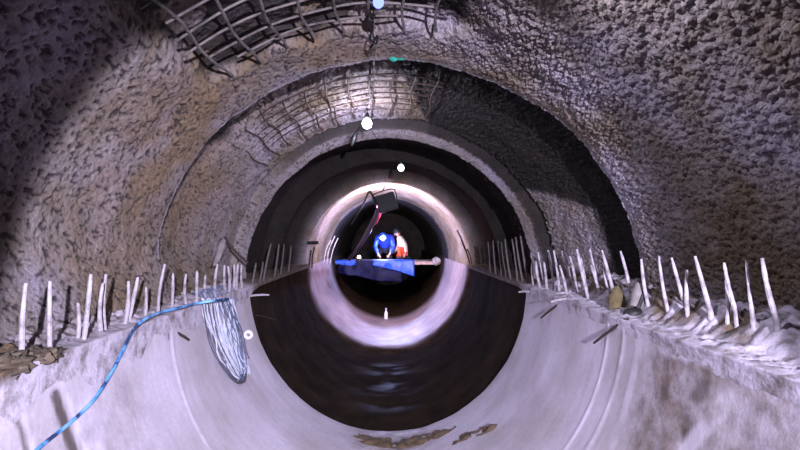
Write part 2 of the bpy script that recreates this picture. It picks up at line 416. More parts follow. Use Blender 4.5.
ysg = np.concatenate([np.arange(6.045, 15, .05), np.arange(15, 25.01, .25)])
YG, PG = np.meshgrid(ysg, np.linspace(-PI / 2, PI / 2, 120), indexing='ij')
g0 = np.stack([RI * np.sin(PG), YG, ZC - RV * np.cos(PG)], -1)
gw = .05 * (1 - sstep(10.2, 10.5, YG)) - .02 * (fbm(g0 * 3, 8, 3) - .5)
PGm = np.stack([(RI + gw) * np.sin(PG), YG, ZC - (RV + gw) * np.cos(PG)], -1)
sheet('floor', PGm, M_FAR, {'wet': np.exp(-(PG / .26) ** 2) * sstep(6.6, 7.1, YG) * (1 - sstep(9.2, 9.8, YG)) * sstep(.46, .60, fbm(g0 * np.array([2.0, 3.2, 2.0]), 29, 3)), 'clean': sstep(10.3, 10.9, YG + .5 * (fbm(g0 * 2, 19, 3) - .5)) * (1 - sstep(14.0, 15.0, YG))})['kind'] = 'structure'  # clean: floodlit stretch made paler in colour, unlit ends left dark

# ------------------------------------------------------------------ ledges at the springline
def ledge(name, side):
    yl = np.concatenate([np.arange(-5, 1.6, .1), np.arange(1.6, 6.6, .018), np.arange(6.6, 10.76, .05)])
    tl = np.concatenate([np.linspace(-.26, -.01, 14), np.linspace(0, 1, 52)])
    Y, T = np.meshgrid(yl, tl, indexing='ij')
    W = 1.02
    Tc = np.clip(T, 0, 1)
    x = RI + Tc * W
    q = np.stack([side * x, Y, ZC + np.minimum(T, 0)], -1)
    n = fbm(q * 7, 70 + side, 4) - .5; lum = np.clip(.6 - worley(q * 13, 71), -.2, .6); lum2 = np.clip(.6 - worley(q * 24, 75), -.2, .6)
    near = 1 - sstep(5.6, 6.6, Y)
    body = sstep(0, .09, T)
    hs_ = (.05 + .14 * fbm(q * 2.2, 72 + side, 3)) if side > 0 else (.0 + .02 * fbm(q * 2.2, 72 + side, 3))
    heap = sstep(.15, .34, T) * hs_ * near
    z = ZC + .004 + body * (.05 * n + .035 * lum2 + .03 * lum * sstep(.05, .3, T) + .006) + heap + .035 * lum * sstep(.15, .3, T) * near
    # the skirt: mortar slopped over the edge, thinning out on the concrete below it
    drip = (1.0 if side < 0 else .55) * (.35 + .75 * fbm(np.stack([q[..., 0] * 0, Y * 4.5, q[..., 2] * 0], -1), 76 + side, 3))
    dz = np.minimum(T, 0) * drip * near + np.minimum(T, 0) * .15 * (1 - near)
    ph = np.arccos(np.clip(-dz / RV, 0, 1))
    thick = .012 * np.clip(1 + T / .26, 0, 1) ** .5 * near - .004 * (1 - np.clip(1 + T / .10, 0, 1)) + (.012 * n + .010 * lum2) * near * np.clip(1 + T / .26, 0, 1)
    xs = RI * np.sin(ph) - thick
    x = np.where(T < 0, xs, x - .012 * near * (1 - body) + .02 * n * body); z = np.where(T < 0, ZC + dz, z)
    brown = sstep(.45, .57, fbm(q * 5, 74, 4)) * sstep(.10, .25, T) * (.95 if side > 0 else .5) + sstep(.05, .25, -lum) * sstep(.12, .25, T) * .6
    brown = brown + sstep(6.0, 6.4, Y) * .9
    if side < 0: brown = brown + (1 - sstep(2.45, 2.75, Y)) * sstep(.36, .52, fbm(q * 6, 75, 3)) * sstep(-.10, .0, T)
    o = sheet(name, np.stack([side * x, Y, z], -1), M_LEDGE, {'brown': np.clip(brown, 0, 1)}, flip=(side > 0))
    o['kind'] = 'structure'
    return o
ledge('trim_1', -1); ledge('trim_2', 1)

# end wall far down the bore
me = MB(); N = 40
me.add([(1.8 * math.cos(2 * PI * k / N), 24.9, ZC + 1.85 * math.sin(2 * PI * k / N)) for k in range(N)] + [(1.8 * math.cos(2 * PI * k / N), 25.1, ZC + 1.85 * math.sin(2 * PI * k / N)) for k in range(N)],
       [tuple(range(N)), tuple(range(2 * N - 1, N - 1, -1))] + [(k, (k + 1) % N, N + (k + 1) % N, N + k) for k in range(N)])
me.build('wall_far', simple('dark earth', lin(40, 36, 34), .9, 0, .4, 4, .5))['kind'] = 'structure'

# ------------------------------------------------------------------ starter bars along both ledges
ONES = ['', 'first', 'second', 'third', 'fourth', 'fifth', 'sixth', 'seventh', 'eighth', 'ninth', 'tenth', 'eleventh', 'twelfth', 'thirteenth', 'fourteenth', 'fifteenth',
        'sixteenth', 'seventeenth', 'eighteenth', 'nineteenth']
TENS = {2: ('twenty', 'twentieth'), 3: ('thirty', 'thirtieth'), 4: ('forty', 'fortieth')}
def ordinal(n):
    if n < 20: return ONES[n]
    t, u = divmod(n, 10)
    return TENS[t][1] if u == 0 else TENS[t][0] + '-' + ONES[u]

LEFT = [((22, 352), (26, 283)), ((50, 355), (50, 281)), ((78, 340), (78, 303)), ((84, 340), (91, 274)), ((101, 334), (103, 283)), ((105, 330), (106, 274)),
        ((125, 325), (128.5, 281)), ((129, 321), (138, 277)), ((145, 318), (146, 287)), ((158, 315), (165, 264)), ((172, 307), (173, 273)), ((186, 304), (186, 274)),
        ((196.5, 303), (197, 271)), ((205.5, 299), (205.5, 275)), ((215, 298), (217.6, 264)), ((225, 294), (224.6, 265)), ((229, 294), (228, 266)), ((232.7, 294), (234, 264)), ((236, 293), (238, 264)),
        ((242, 291), (241.5, 265)), ((251.5, 290), (256, 263)), ((259, 287), (263, 262)), ((263, 287), (271, 244)), ((274, 285), (279, 244)), ((280, 284), (284, 244)), ((288, 281), (291, 246))]
RIGHT = [((650, 313), (641.3, 259)), ((670, 319), (659, 256)), ((687, 312), (671.6, 257.7)), ((689, 329), (686.7, 270)), ((710.5, 312), (695, 256)), ((727.6, 333), (726.4, 274)),
         ((735.7, 312), (724, 262.7)), ((754, 331), (746.5, 260)), ((777, 322), (762, 258)), ((632, 303), (620.5, 251)), ((615, 297), (602, 250)), ((611, 297), (603.6, 267)),
         ((601, 300), (591, 265)), ((600, 296), (590, 249)), ((589, 301), (577, 249)), ((588, 299), (581, 258)), ((577, 296), (570, 256)), ((576, 290), (562, 251)), ((567, 295), (559.6, 265)),
         ((559.6, 294), (553.6, 250)), ((554, 291), (548, 250)), ((547, 290), (544, 262)), ((545, 287), (538, 252)), ((540.6, 289), (536, 261)), ((534, 287), (532, 263)),
         ((528, 284), (520.6, 236)), ((523, 283), (515.6, 237)), ((517.6, 282), (512, 239)), ((511, 282), (505, 239)), ((507, 281), (501.6, 242)), ((502, 279), (498, 241)), ((496, 278), (493, 241)), ((490, 277), (488, 242))]
def bars(side, rows, where):
    out = []
    for (bx, by), (tx, ty) in rows:
        y = F * .56 / max(by - VY, 1); x = (bx - VX) / F * y
        lo, hi = (1.655, 1.86) if side > 0 else (1.635, 1.70)
        ax = min(max(abs(x), lo), hi); y = ax * F / abs(bx - VX)
        base = at(bx, by, y); top = at(tx, ty, y * (1 + random.uniform(-.004, .004)))
        out.append((y, base, top))
    out.sort(key=lambda q: q[0])
    for i, (y, base, top) in enumerate(out):
        base.z = max(base.z, ZC - .015); lowest = Vector((base.x * 1.012, base.y, ZC - .03))
        n = 9; pts = []; rad = []
        bend = random.uniform(-.012, .012); r0 = .0088 + .0022 * min(1, (y - 2.3) / 3) + random.uniform(-.001, .0012)
        for k in range(n):
            t = k / (n - 1); p = base.lerp(top, t)
            p = p + Vector((bend * math.sin(PI * t), .4 * bend * math.sin(PI * t), 0)); pts.append(p)
            rad.append(r0 * (1.35 - .35 * t) * (1 + random.uniform(-.12, .14)))
        pts = [lowest] + pts; rad = [rad[0] * 1.5] + rad
        rad[-1] *= .75
        b = MB().tube(pts, rad, 8)
        far = y > 6.0  # bars in the unlit stretch get their shade through a darker colour
        o = b.build('starter_bar', M_BAR_SHADE if far else M_BAR, origin=(base.x, base.y, ZC))
        tag(o, f'{"shade-darkened" if far else "mortar-caked"} steel starter bar, {ordinal(i + 1)} from the camera along the {where} ledge', 'steel bar', f'starter bars on the {where} ledge')
bars(-1, LEFT, 'left'); bars(1, RIGHT, 'right')

# ------------------------------------------------------------------ steel mesh left bare in the crown
def mesh_panel(name, label, phis_d, arcs, y0, y1, r, mat):
    r0 = r if r > 0 else 2.15
    root = tag(empty(name, (r0 * math.sin(math.radians(phis_d[len(phis_d) // 2])), (y0 + y1) / 2, ZC + r0 * .95)), label, 'steel mesh')
    def pt(pd, y, dr=0):
        a = math.radians(pd); rr = (r if r > 0 else float(np.interp(y, PY, PT)) + r) + dr
        return Vector((rr * math.sin(a), y, ZC + rr * math.cos(a)))
    for pd in phis_d:
        e = y1 + random.uniform(-.05, .05); s = y0 + random.uniform(-.05, .1)
        pts = [pt(pd + .5 * math.sin(k * 1.3 + pd), s + (e - s) * k / 8, .010 * math.sin(k + pd)) for k in range(9)]
        pts.append(pt(pd, e + .04, .08))
        MB().tube(pts, .010, 6).build('longitudinal_bar', mat, root)
    for (y, a0, a1) in arcs:
        n = max(6, int((a1 - a0) / 2.5))
        pts = [pt(a0 + (a1 - a0) * k / n, y + .010 * math.sin(k * .5 + y * 9), .016 + .004 * math.sin(k * .9 + y)) for k in range(n + 1)]
        MB().tube(pts, .008, 6).build('cross_bar', mat, root)
    return root
mesh_panel('steel_mesh', 'rusty steel mesh grid bare in the crown nearest the camera, above the sprayed lip', [-33.6, -27.3, -21.1, -15.3, -9.2, -3.1, 3.0, 9.2],
           [(2.62, -36, 14), (2.84, -35, 12), (3.04, -36, 15), (3.24, -37, 13), (3.44, -34, 9), (3.64, -30, 2)], 2.3, 3.82, 2.10, M_STEELM)
mesh_panel('steel_mesh', 'rusty steel mesh half buried in the crown behind the first lip, above the lit bulb', [-46, -40.5, -35, -29, -23, -17, -11, -5, 1, 7, 13],
           [(5.24, -40, 16), (5.39, -47, 15), (5.54, -47, 12), (5.69, -46, 14), (5.84, -44, 10), (5.99, -40, 12), (6.16, -30, 8)], 5.15, 6.35, -.055, M_RUST)

# ------------------------------------------------------------------ lamps and the wire they hang from
def bulb(c, r, glow, label, wire_up):
    c = Vector(c)
    root = tag(empty('hanging_lamp', c + Vector((0, 0, r * 2.4))), label, 'lamp')
    prof = [(.002, -r), (r * .5, -r * .86), (r * .86, -r * .5), (r, 0), (r * .9, r * .45), (r * .62, r * .85), (r * .42, r * 1.15)]
    MB().lathe(prof, c, None, 16).build('bulb', glow, root)
    MB().lathe([(r * .45, r * 1.1), (r * .5, r * 1.2), (r * .5, r * 2.0), (r * .25, r * 2.4)], c, None, 12).build('socket', M_BLACK, root)
    MB().tube([c + Vector((0, 0, r * 2.3)), c + Vector((.004, 0, r * 2.4 + wire_up * .5)), c + Vector((0, .01, r * 2.4 + wire_up))], .006, 6).build('flex', M_CABLE, root)
    return c + Vector((0, .01, r * 2.4 + wire_up))
K1 = bulb((-.06, 3.25, 1.472), .036, M_BULBK, 'blue glowing bulb cut by the top frame edge, hung in the nearest steel mesh', .06)
b1 = at(367, 124, 5.85); K2 = bulb(b1, .052, M_BULB, 'larger bright bulb hung under the second steel mesh, before the purple-lit rim', .06)
b2 = at(401, 168, 8.3); K3 = bulb(b2, .050, M_BULBS, 'smaller distant bulb hung in the dark stretch above the floodlight', .05)
cable = [K1, at(374, 8, 3.4), at(373, 30, 3.75), at(375, 50, 4.15), at(374, 62, 4.6), at(374, 85, 5.2), at(369, 104, 5.7), K2, at(372, 131, 6.1), at(385, 148, 6.9), at(392, 158, 7.6), K3]
def smooth_path(pts, n=6):
    pts = [Vector(p) for p in pts]; out = []
    for i in range(len(pts) - 1):
        p0, p1, p2, p3 = pts[max(i - 1, 0)], pts[i], pts[i + 1], pts[min(i + 2, len(pts) - 1)]
        for k in range(n):
            t = k / n
            out.append(.5 * ((2 * p1) + (p2 - p0) * t + (2 * p0 - 5 * p1 + 4 * p2 - p3) * t * t + (3 * p1 - p0 - 3 * p2 + p3) * t ** 3))
    out.append(pts[-1]); return out
cab = tag(empty('lamp_cable', K1), 'thin dark cable slung along the crown between the hanging bulbs', 'cable')
MB().tube(smooth_path(cable), .0045, 6).build('wire', M_CABLE, cab)
kn = smooth_path([at(373, 30, 3.75), at(370, 38, 3.8), at(376, 44, 3.85), at(377, 36, 3.8), at(372, 46, 3.95)], 5)
MB().tube(kn, .008, 6).build('knot', M_CABLE, cab)
dl = at(354, 139, 6.45)
hk = tag(empty('dangling_plug', dl), 'dark plug dangling against the purple rim, lower left of the larger bulb', 'plug')
MB().lathe([(.008, .10), (.025, .08), (.034, .02), (.030, -.05), (.012, -.09)], dl, Matrix.Rotation(.3, 3, 'Y'), 10).build('body', M_BLACK, hk)
MB().tube(smooth_path([dl + Vector((.02, 0, .09)), at(358, 130, 6.3), at(364, 118, 6.0), K2], 4), .006, 6).build('lead', M_CABLE, hk)

# teal rag caught on the lip
def blob(c, size, seed, amp=.35, n=2.0):
    """a crumpled closed lump"""
    u = np.linspace(0, 2 * PI, 29)[:-1]; v = np.linspace(.02, PI - .02, 16)
    V, U = np.meshgrid(v, u, indexing='ij')
    d = np.stack([np.sin(V) * np.cos(U), np.sin(V) * np.sin(U), np.cos(V)], -1)
    r = 1 + amp * 2 * (fbm(d * n + seed, seed, 3) - .5)
    p = d * r[..., None] * np.array(size) + np.array(c)
    m = MB(); nv, nu = V.shape
    m.add(p.reshape(-1, 3).tolist(), [(i * nu + j, (i + 1) * nu + j, (i + 1) * nu + (j + 1) % nu, i * nu + (j + 1) % nu) for i in range(nv - 1) for j in range(nu)] + [tuple(range(nu))] + [tuple(range(nv * nu - 1, (nv - 1) * nu - 1, -1))])
    return m
tc = at(397, 58, 4.43)
m = blob(tc + Vector((-.03, 0, 0)), (.035, .03, .028), 3, .5); m2 = blob(tc + Vector((.035, 0, .006)), (.032, .03, .024), 5, .5); m.add(m2.v, m2.f)
m.tube([tc + Vector((-.06, 0, 0)), tc + Vector((0, 0, .01)), tc + Vector((.06, 0, 0))], .015, 8)
tag(m.build('cloth_scrap', M_TEAL, origin=tc), 'small teal green cloth scrap caught on the crown lip', 'rag')

# ------------------------------------------------------------------ left side: cables, rope, bent bars
def coil_loops(n, jitter, rad, mat, name, parent, outer=0.0, lines=None):
    m = MB()
    for q in range(n):
        w = random.random() * jitter
        pts = []
        ctl = lines(q / max(1, n - 1))
        for (px, py) in ctl:
            pts.append(hit_invert(px + random.uniform(-1, 1), py + random.uniform(-1, 1), .016 + w * random.uniform(.4, 1)))
        m.tube(smooth_path(pts, 5), rad, 5)
    return m.build(name, mat, parent)
cc = hit_ledge(212, 299)
coil = tag(empty('cable_coil', cc), 'long hank of pale and dark cables hung over the left concrete edge', 'cable')
def ln_pale(t):
    s = 31 * t; q = random.uniform(-2.5, 2.5)
    return [(202 + s, 299), (206 + s * .95 + q, 318), (212 + s * .85 - q, 338), (220 + s * .7 + q, 356), (229 + s * .62, 370 - 4 * t), (237 + s * .42, 380 - 7 * t)]
def ln_pale2(t):
    s = 12 * t; q = random.uniform(-3, 3)
    return [(216 + s, 299), (224 + s + q, 314), (230 + s * .9 - q, 334), (236 + s * .7 + q, 352), (240 + s * .5, 368), (240 + s * .3, 379)]
def ln_dark(t):
    s = 11 * t
    return [(201 + s, 300), (205 + s, 324), (210 + s, 343), (218 + s * .9, 361), (228 + s * .7, 375), (238 + s * .3, 384 - s * .5), (244, 381), (247 - s * .3, 374)]
def ln_dark2(t):
    s = 7 * t
    return [(221 + s, 303), (227 + s, 314), (233 + s, 326), (238 + s * .8, 338), (242 + s * .5, 349), (243 + s, 358)]
coil_loops(34, .035, .0050, M_WIRE, 'pale_cables', coil, lines=ln_pale)
coil_loops(12, .05, .0050, M_WIREB, 'bluish_cables', coil, lines=ln_pale2)
coil_loops(8, .05, .0055, M_CABLE2, 'dark_cables', coil, lines=ln_dark)
coil_loops(3, .03, .0055, M_CABLE2, 'dark_cables', coil, lines=ln_dark2)
# where the hank lies over the ledge
m = MB()
for q in range(12):
    a = hit_invert(204 + 3 * q, 301, .02); b = Vector((a.x - .10 - .05 * random.random(), a.y + .05, ZC + .06 + .03 * random.random()))
    m.tube(smooth_path([a, (a + b) / 2 + Vector((0, 0, .05)), b, b + Vector((-.04, .18, -.02)), b + Vector((.02, .34 + .1 * random.random(), -.01))], 5), .006, 5)
m.build('ledge_loops', M_WIREB, coil)
# white roll tied in the hank
rc = hit_invert(248, 335, .06)
roll = MB()
RM = Matrix.Rotation(.5, 3, 'Z') @ Matrix.Rotation(1.15, 3, 'X')
for (r0, rr) in ((.034, .021),):
    vs_, fs_ = [], []
    for i in range(20):
        for k in range(8):
            a = 2 * PI * i / 20; b = 2 * PI * k / 8
            vs_.append(RM @ Vector(((r0 + rr * math.cos(b)) * math.cos(a), (r0 + rr * math.cos(b)) * math.sin(a), rr * 1.6 * math.sin(b))) + rc)
            fs_.append((i * 8 + k, ((i + 1) % 20) * 8 + k, ((i + 1) % 20) * 8 + (k + 1) % 8, i * 8 + (k + 1) % 8))
    roll.add(vs_, fs_)
tag(roll.build('tape_roll', M_WHITE, origin=rc), 'small white ring-shaped roll resting on the hank of cables', 'tape roll')

rope = [hit_invert(30, 458, .014), hit_invert(40, 447, .014), hit_invert(60, 431, .014), hit_invert(80, 414, .016), hit_invert(95, 398, .02), hit_invert(110, 375, .02), hit_invert(122, 352, .02),
        hit_invert(132, 332, .03), hit_ledge(142, 321, .07), hit_ledge(158, 313, .08), hit_ledge(178, 308, .08), hit_ledge(196, 303.5, .07), hit_ledge(212, 301, .08), hit_ledge(228, 299, .07)]
tag(MB().tube(smooth_path(rope, 8), .0095, 8).build('blue_rope', M_ROPE, origin=rope[9]), 'blue and black flecked rope running over the left ledge down the concrete', 'rope')

# pale rag and bent bars on the left wall
w0 = at(224, 243, 5.9); 
bb = tag(MB().tube(smooth_path([at(225, 237, 5.75), at(231, 247, 5.72), at(240, 256, 5.7), at(248, 263, 5.68)], 4), .014, 6).build('bent_bar', M_RUST, origin=at(225, 237, 5.75)),
         'dark bent rod slanting down right from the left wall', 'steel bar')
m = MB(); P0 = [at(224, 240, 5.55), at(221, 247, 5.5), at(218, 257, 5.45), at(214, 266, 5.42)]
m.tube(smooth_path(P0, 5), [.02, .024, .03, .036, .042, .046, .044, .04, .038, .036, .032, .03, .028, .024, .02, .014], 8)
tag(m.build('hanging_rag', M_GREY, origin=P0[0]), 'pale grey rag hanging on the left wall above the starter bars', 'rag')
tag(MB().tube(smooth_path([at(223, 239, 5.6), at(218, 247, 5.58), at(215, 258, 5.55), at(211, 268, 5.5)], 4), .013, 6).build('bent_bar', M_RUST, origin=at(223, 239, 5.6)),
    'dark bent rod behind the pale grey rag on the left wall', 'steel bar')

# stray rods over the concrete edges
def rod(a, b, r, mat, label):
    a, b = Vector(a), Vector(b)
    m = MB().tube([a, a.lerp(b, .3) + Vector((0, 0, .006)), a.lerp(b, .7) + Vector((0, 0, .006)), b], [r, r, r, r * .8], 8)
    return tag(m.build('steel_rod', mat, origin=a), label, 'steel rod')
def edge_pt(px, py, side, z=.0):
    y = side * 1.62 * F / (px - VX); return Vector((side * 1.62, y, (VY - py) / F * y))
rod(edge_pt(562, 302, 1), hit_invert(541, 318, .05), .011, M_RUST, 'short dark rod slanting over the right concrete edge, farther of two')
rod(edge_pt(628, 319, 1), hit_invert(594, 343, .04), .011, M_RUST, 'longer dark rod slanting over the right concrete edge, nearer of two')
rod(edge_pt(172, 331, -1), hit_invert(189, 340, .03), .012, M_RUST, 'dark stub of rod lying on the left concrete below the cable hank')
rod(edge_pt(531, 292, 1), at(519, 292, 5.75), .012, M_BAR, 'pale rod stub poking out level at the far end of the right concrete edge')
rod(edge_pt(566, 299, 1), at(551, 302, 4.72), .012, M_BAR, 'pale rod stub poking out just above the farther slanting dark rod')
rod(edge_pt(250, 296, -1), at(269, 295, 6.0), .012, M_BAR, 'pale rod poking out level behind the left cable hank')
rod(edge_pt(245, 313, -1) + Vector((.06, .25, -.06)), hit_invert(276, 320, .06), .007, M_RUST, 'thin dim rod crossing the dark opening beside the cable hank')

# ------------------------------------------------------------------ right ledge: cloths and mortar chunks
kc = Vector((1.72, 3.93, ZC + .10)); kc = at(617, 304, 4.0)
m = blob(kc + Vector((0, 0, .0)), (.060, .055, .13), 9, .30, 2.2)
tag(m.build('khaki_sack', M_KHAKI, origin=kc - Vector((0, 0, .12))), 'crumpled khaki sack standing on the right ledge among the bars', 'sack')
gc = at(637, 301, 3.75)
root = tag(empty('rubber_boot', gc - Vector((0, 0, .12))), 'black rubber boot with grey shaft on the right ledge beside the khaki sack', 'boot')
bm_ = MB().tube(smooth_path([gc + Vector((.05, .03, .12)), gc + Vector((.02, .02, .03)), gc + Vector((-.01, 0, -.05))], 4), [.045, .048, .048, .05, .05, .05, .048, .048, .05], 12)
bm_.build('boot_shaft', M_GREY, root)
blob(gc + Vector((-.035, -.03, -.085)), (.075, .06, .038), 4, .18).build('boot_foot', M_RAG, root)
bm_ = MB().tube(smooth_path([gc + Vector((.05, -.012, .10)), gc + Vector((.02, -.032, .02)), gc + Vector((-.02, -.055, -.05))], 4), .014, 8); bm_.build('black_strap', M_RAG, root)
# debris on the left ledge at the picture's edge
for i, (px, py, w, h) in enumerate([(10, 372, .09, .05), (32, 378, .08, .045), (48, 372, .06, .035)]):
    c = hit_ledge(px, py, .02) if False else Vector(((px - VX) / F * 2.28, 2.28, ZC)) if i == 0 else Vector(((px - VX) / F * (2.36 + .06 * i), 2.36 + .06 * i, ZC))
    m = blob(c, (w, w, h), 50 + i, .8, 3.8)
    tag(m.build('rubble_lump', mortar('brown rubble %d' % i, (92, 80, 66), (34, 28, 24)), origin=c), f'brown rubble lump on the left ledge, {ordinal(i + 1)} from the left frame edge', 'rubble', 'rubble lumps on the left ledge')

# ------------------------------------------------------------------ mud at the end of the clean concrete
def mud_patch(name, label, line, w, seed, h=.03):
    pts = smooth_path([hit_invert(*p) for p in line], 14); n = len(pts)
    k = 18; G = np.zeros((n, k, 3)); 
    for i, p in enumerate(pts):
        t = (pts[min(i + 1, n - 1)] - pts[max(i - 1, 0)]).normalized()
        rad = Vector((p.x / RI ** 2, 0, (p.z - ZC) / RV ** 2)).normalized()
        s = t.cross(rad).normalized()
        for j in range(k):
            v = -1 + 2 * j / (k - 1)
            G[i, j] = p + s * (v * w * math.sin(PI * min(max((i + .3) / (n - .4), .02), .98)) ** .6)
    nz = fbm(G * 13, seed, 4); J = np.linspace(-1, 1, k)[None, :]; I = np.linspace(0, 1, n)[:, None]
    prof = np.clip((1 - J ** 2) ** .8 * np.clip(I * (1 - I) * 6, 0, 1), 0, 1)
    hh = h * (prof * (.3 + 4.5 * (nz - .44))) - .008
    for a in range(n):
        for b in range(k):
            p = Vector(G[a, b]); ph = math.atan2(p.x / RI, -(p.z - ZC) / RV); q = hh[a, b]
            G[a, b] = ((RI - q) * math.sin(ph), p.y, ZC - (RV - q) * math.cos(ph))
    o = sheet(name, G, M_MUD); tag(o, label, 'mud', None, 'stuff'); return o
mud_patch('mud', 'brown mud smeared along the bottom edge of the clean concrete', [(338, 427), (352, 434), (372, 441), (395, 443), (418, 440), (440, 433), (462, 421)], .17, 3)
mud_patch('mud', 'separate streak of brown mud right of the bottom mud, pointing up right', [(450, 446), (464, 437), (480, 432), (499, 425)], .09, 8, .035)

# ------------------------------------------------------------------ the lit ring: floodlight, hose, stubs
def wedge_frame(fwd, roll):
    f = Vector(fwd).normalized(); r = f.cross(Vector((0, 0, 1))).normalized(); u = r.cross(f)
    r2 = r * math.cos(roll) + u * math.sin(roll); u2 = -r * math.sin(roll) + u * math.cos(roll)
    return Matrix((r2, f, u2)).transposed()
fc = at(386.5, 202.5, 10.66)
FM = wedge_frame((.0, 1, -.22), math.radians(17))
fl = tag(empty('floodlight', fc), 'square black floodlight hung tilted at the mouth of the bright ring', 'floodlight')
MB().box(fc, (.40, .09, .37), FM, .012).build('housing', M_BLACK, fl)
m = MB()
for k in range(9): m.box(fc + FM @ Vector((-.16 + .04 * k, -.06, 0)), (.010, .035, .31), FM)
m.build('cooling_fins', M_BLACK, fl)
MB().box(fc + FM @ Vector((0, .048, 0)), (.34, .01, .31), FM).build('lens', M_FLOOD, fl)
MB().tube(smooth_path([fc + FM @ Vector((-.22, 0, -.02)), fc + FM @ Vector((-.23, 0, .22)), fc + FM @ Vector((0, .0, .26)), fc + FM @ Vector((.23, 0, .22)), fc + FM @ Vector((.22, 0, -.02))], 5), .012, 6).build('bracket', M_BLACK, fl)
MB().tube(smooth_path([fc + FM @ Vector((0, 0, .26)), fc + Vector((-.03, .10, .36)), fc + Vector((-.05, .6, .42))], 5), .012, 6).build('hanger', M_CABLE, fl)
cb = smooth_path([fc + FM @ Vector((-.2, -.02, .05)), at(373, 196, 10.66), at(369, 192, 10.7), at(364, 203, 10.8), at(358, 213, 10.9), at(352, 224, 11.3)], 6)
tag(MB().tube(cb, .020, 8).build('flood_cable', M_CABLE, origin=cb[0]), 'dark cable looping left from the floodlight', 'cable')
hs = smooth_path([at(379, 208, 10.7), at(376, 217, 10.8), at(370, 228, 11.2), at(362, 242, 12.3), at(355, 252, 13.6), at(349, 259, 14.8)], 8)
hose = tag(empty('hose', hs[0]), 'thick dark hose slanting from the floodlight down to the crossing plank', 'hose')
MB().tube(hs, .055, 10).build('pipe', simple('mauve hose', lin(70, 52, 72), .4, 0, .3, 6), hose)
MB().tube([p + Vector((.05, -.02, .0)) for p in hs[:14]], .035, 8).build('red_hose', M_PINK, hose)
ip = at(378.5, 210.5, 10.80)
m = blob(ip, (.03, .03, .04), 2, .05); ind = tag(empty('work_lamp', ip), 'tiny pinkish lamp glowing just below the floodlight', 'lamp')
m.build('lens', M_WARM, ind); MB().lathe([(.045, 0), (.045, .08), (.02, .11)], ip + Vector((0, .02, .02)), None, 10).build('cap', M_PINK, ind)
ip2 = at(359, 257.5, 14.9); l2 = tag(empty('work_lamp', ip2), 'tiny orange-pink lamp sitting on the crossing plank by the hose foot', 'lamp')
blob(ip2, (.05, .05, .06), 6, .05).build('lens', M_WARM, l2); MB().lathe([(.06, -.10), (.06, -.03), (.04, 0)], ip2, None, 10).build('stand', M_BLACK, l2)

# bent wires at the springline of the lit ring
def wires(pts_list, label, grp, r=.012, mat=M_RUST):
    for i, (pts, y) in enumerate(pts_list):
        pp = smooth_path([at(px, py, y) for px, py in pts], 4)
        tag(MB().tube(pp, r, 6).build('bent_wire', mat, origin=pp[-1]), label % ordinal(i + 1), 'steel wire', grp)
wires([([(470.5, 266), (466, 251), (461, 238), (457, 230)], 10.62), ([(470, 264), (468, 256), (464, 247), (461.5, 240)], 10.6), ([(472, 265), (469.5, 254), (467, 249)], 10.6)],
      'bent dark wire at the right springline of the bright ring, %s from the left', 'wires at the right of the bright ring', .014)
wires([([(312, 268), (312.5, 256), (314.5, 247)], 10.65), ([(309, 268), (310, 258), (311, 250)], 10.6)],
      'bent dark wire at the left springline of the bright ring, %s from the right', 'wires at the left of the bright ring', .016)
wires([([(324, 262), (326, 250), (331, 240)], 12.5), ([(327, 264), (329, 250), (335, 236)], 12.6), ([(330, 263), (333, 250), (338, 238)], 12.7)],
      'thin pale wire curling up inside the bright ring at left, %s from the left', 'pale wires inside the bright ring', .011, M_BAR)
st = at(314, 243, 10.72)
tag(MB().tube([st + Vector((-.14, .0, 0)), st + Vector((.10, -.02, .01))], .035, 10).build('pipe_stub', M_BLACK, origin=st), 'short black pipe stub across the left rim of the bright ring', 'pipe')

# bottle on the invert
bt = hit_invert(386, 319, 0.0)
bo = tag(empty('bottle', bt), 'small pale bottle standing on the wet invert inside the bright ring', 'bottle')
MB().lathe([(.045, 0.0), (.05, .02), (.05, .15), (.042, .19), (.018, .23), (.018, .26)], bt, None, 14).build('body', M_WHITE, bo)
MB().lathe([(.024, .255), (.024, .30), (.02, .305)], bt, None, 12).build('cap', simple('lilac cap', lin(190, 170, 220), .4), bo)

# ------------------------------------------------------------------ working platform with tarpaulins and people
PYY = 15.8; PZ = (VY - 263.0) / F * PYY
pf = tag(empty('work_platform', (0, PYY, PZ)), 'timber platform with a pale edge plank crossing the tunnel at springline height', 'platform')
MB().box((-.02, PYY, PZ), (3.10, .06, .10), None, .008).build('edge_plank', M_WOOD, pf)
for k in range(6):
    MB().box((0, PYY + .2 + .27 * k, PZ + .02), (3.02, .25, .045), None, .005).build('deck_board', M_WOOD, pf)
MB().box((0, PYY + 1.0, PZ - .06), (.1, 1.6, .1), None, .008).build('joist', M_WOOD, pf)
lump_c = Vector((1.47, PYY - .05, PZ + .05))
tag(blob(lump_c, (.14, .12, .13), 12, .35).build('mortar_lump', M_LEDGE, origin=lump_c), 'pale mortar lump packed at the right end of the crossing plank', 'mortar chunk')
def drape(name, label, mat, x0, x1, ztop, zl, zr, y, seed, thick=.012, slope=0.0):
    n, k = 40, 22
    U, V = np.meshgrid(np.linspace(0, 1, n), np.linspace(0, 1, k), indexing='ij')
    X = x0 + (x1 - x0) * U
    bot = zl + (zr - zl) * U + .05 * (fbm(np.stack([X * 3, X * 0 + seed, X * 0], -1), seed, 3) - .5) * 2
    Z = ztop + (bot - ztop) * V
    Yv = y - .05 - (.05 + slope * V) - .10 * V * (fbm(np.stack([X * 4, V * 1.3, V * 0 + seed], -1), seed + 1, 3) - .5) * 2
    front = np.stack([X, Yv, Z], -1)
    top = front[:, :1].copy(); top[..., 1] += .18; top[..., 2] += .012          # turned over the plank
    G = np.concatenate([top, front], 1)
    o = sheet(name, G, mat); md = o.modifiers.new('thickness', 'SOLIDIFY'); md.thickness = thick; md.offset = 0
    return tag(o, label, 'tarpaulin')
s = PYY / F
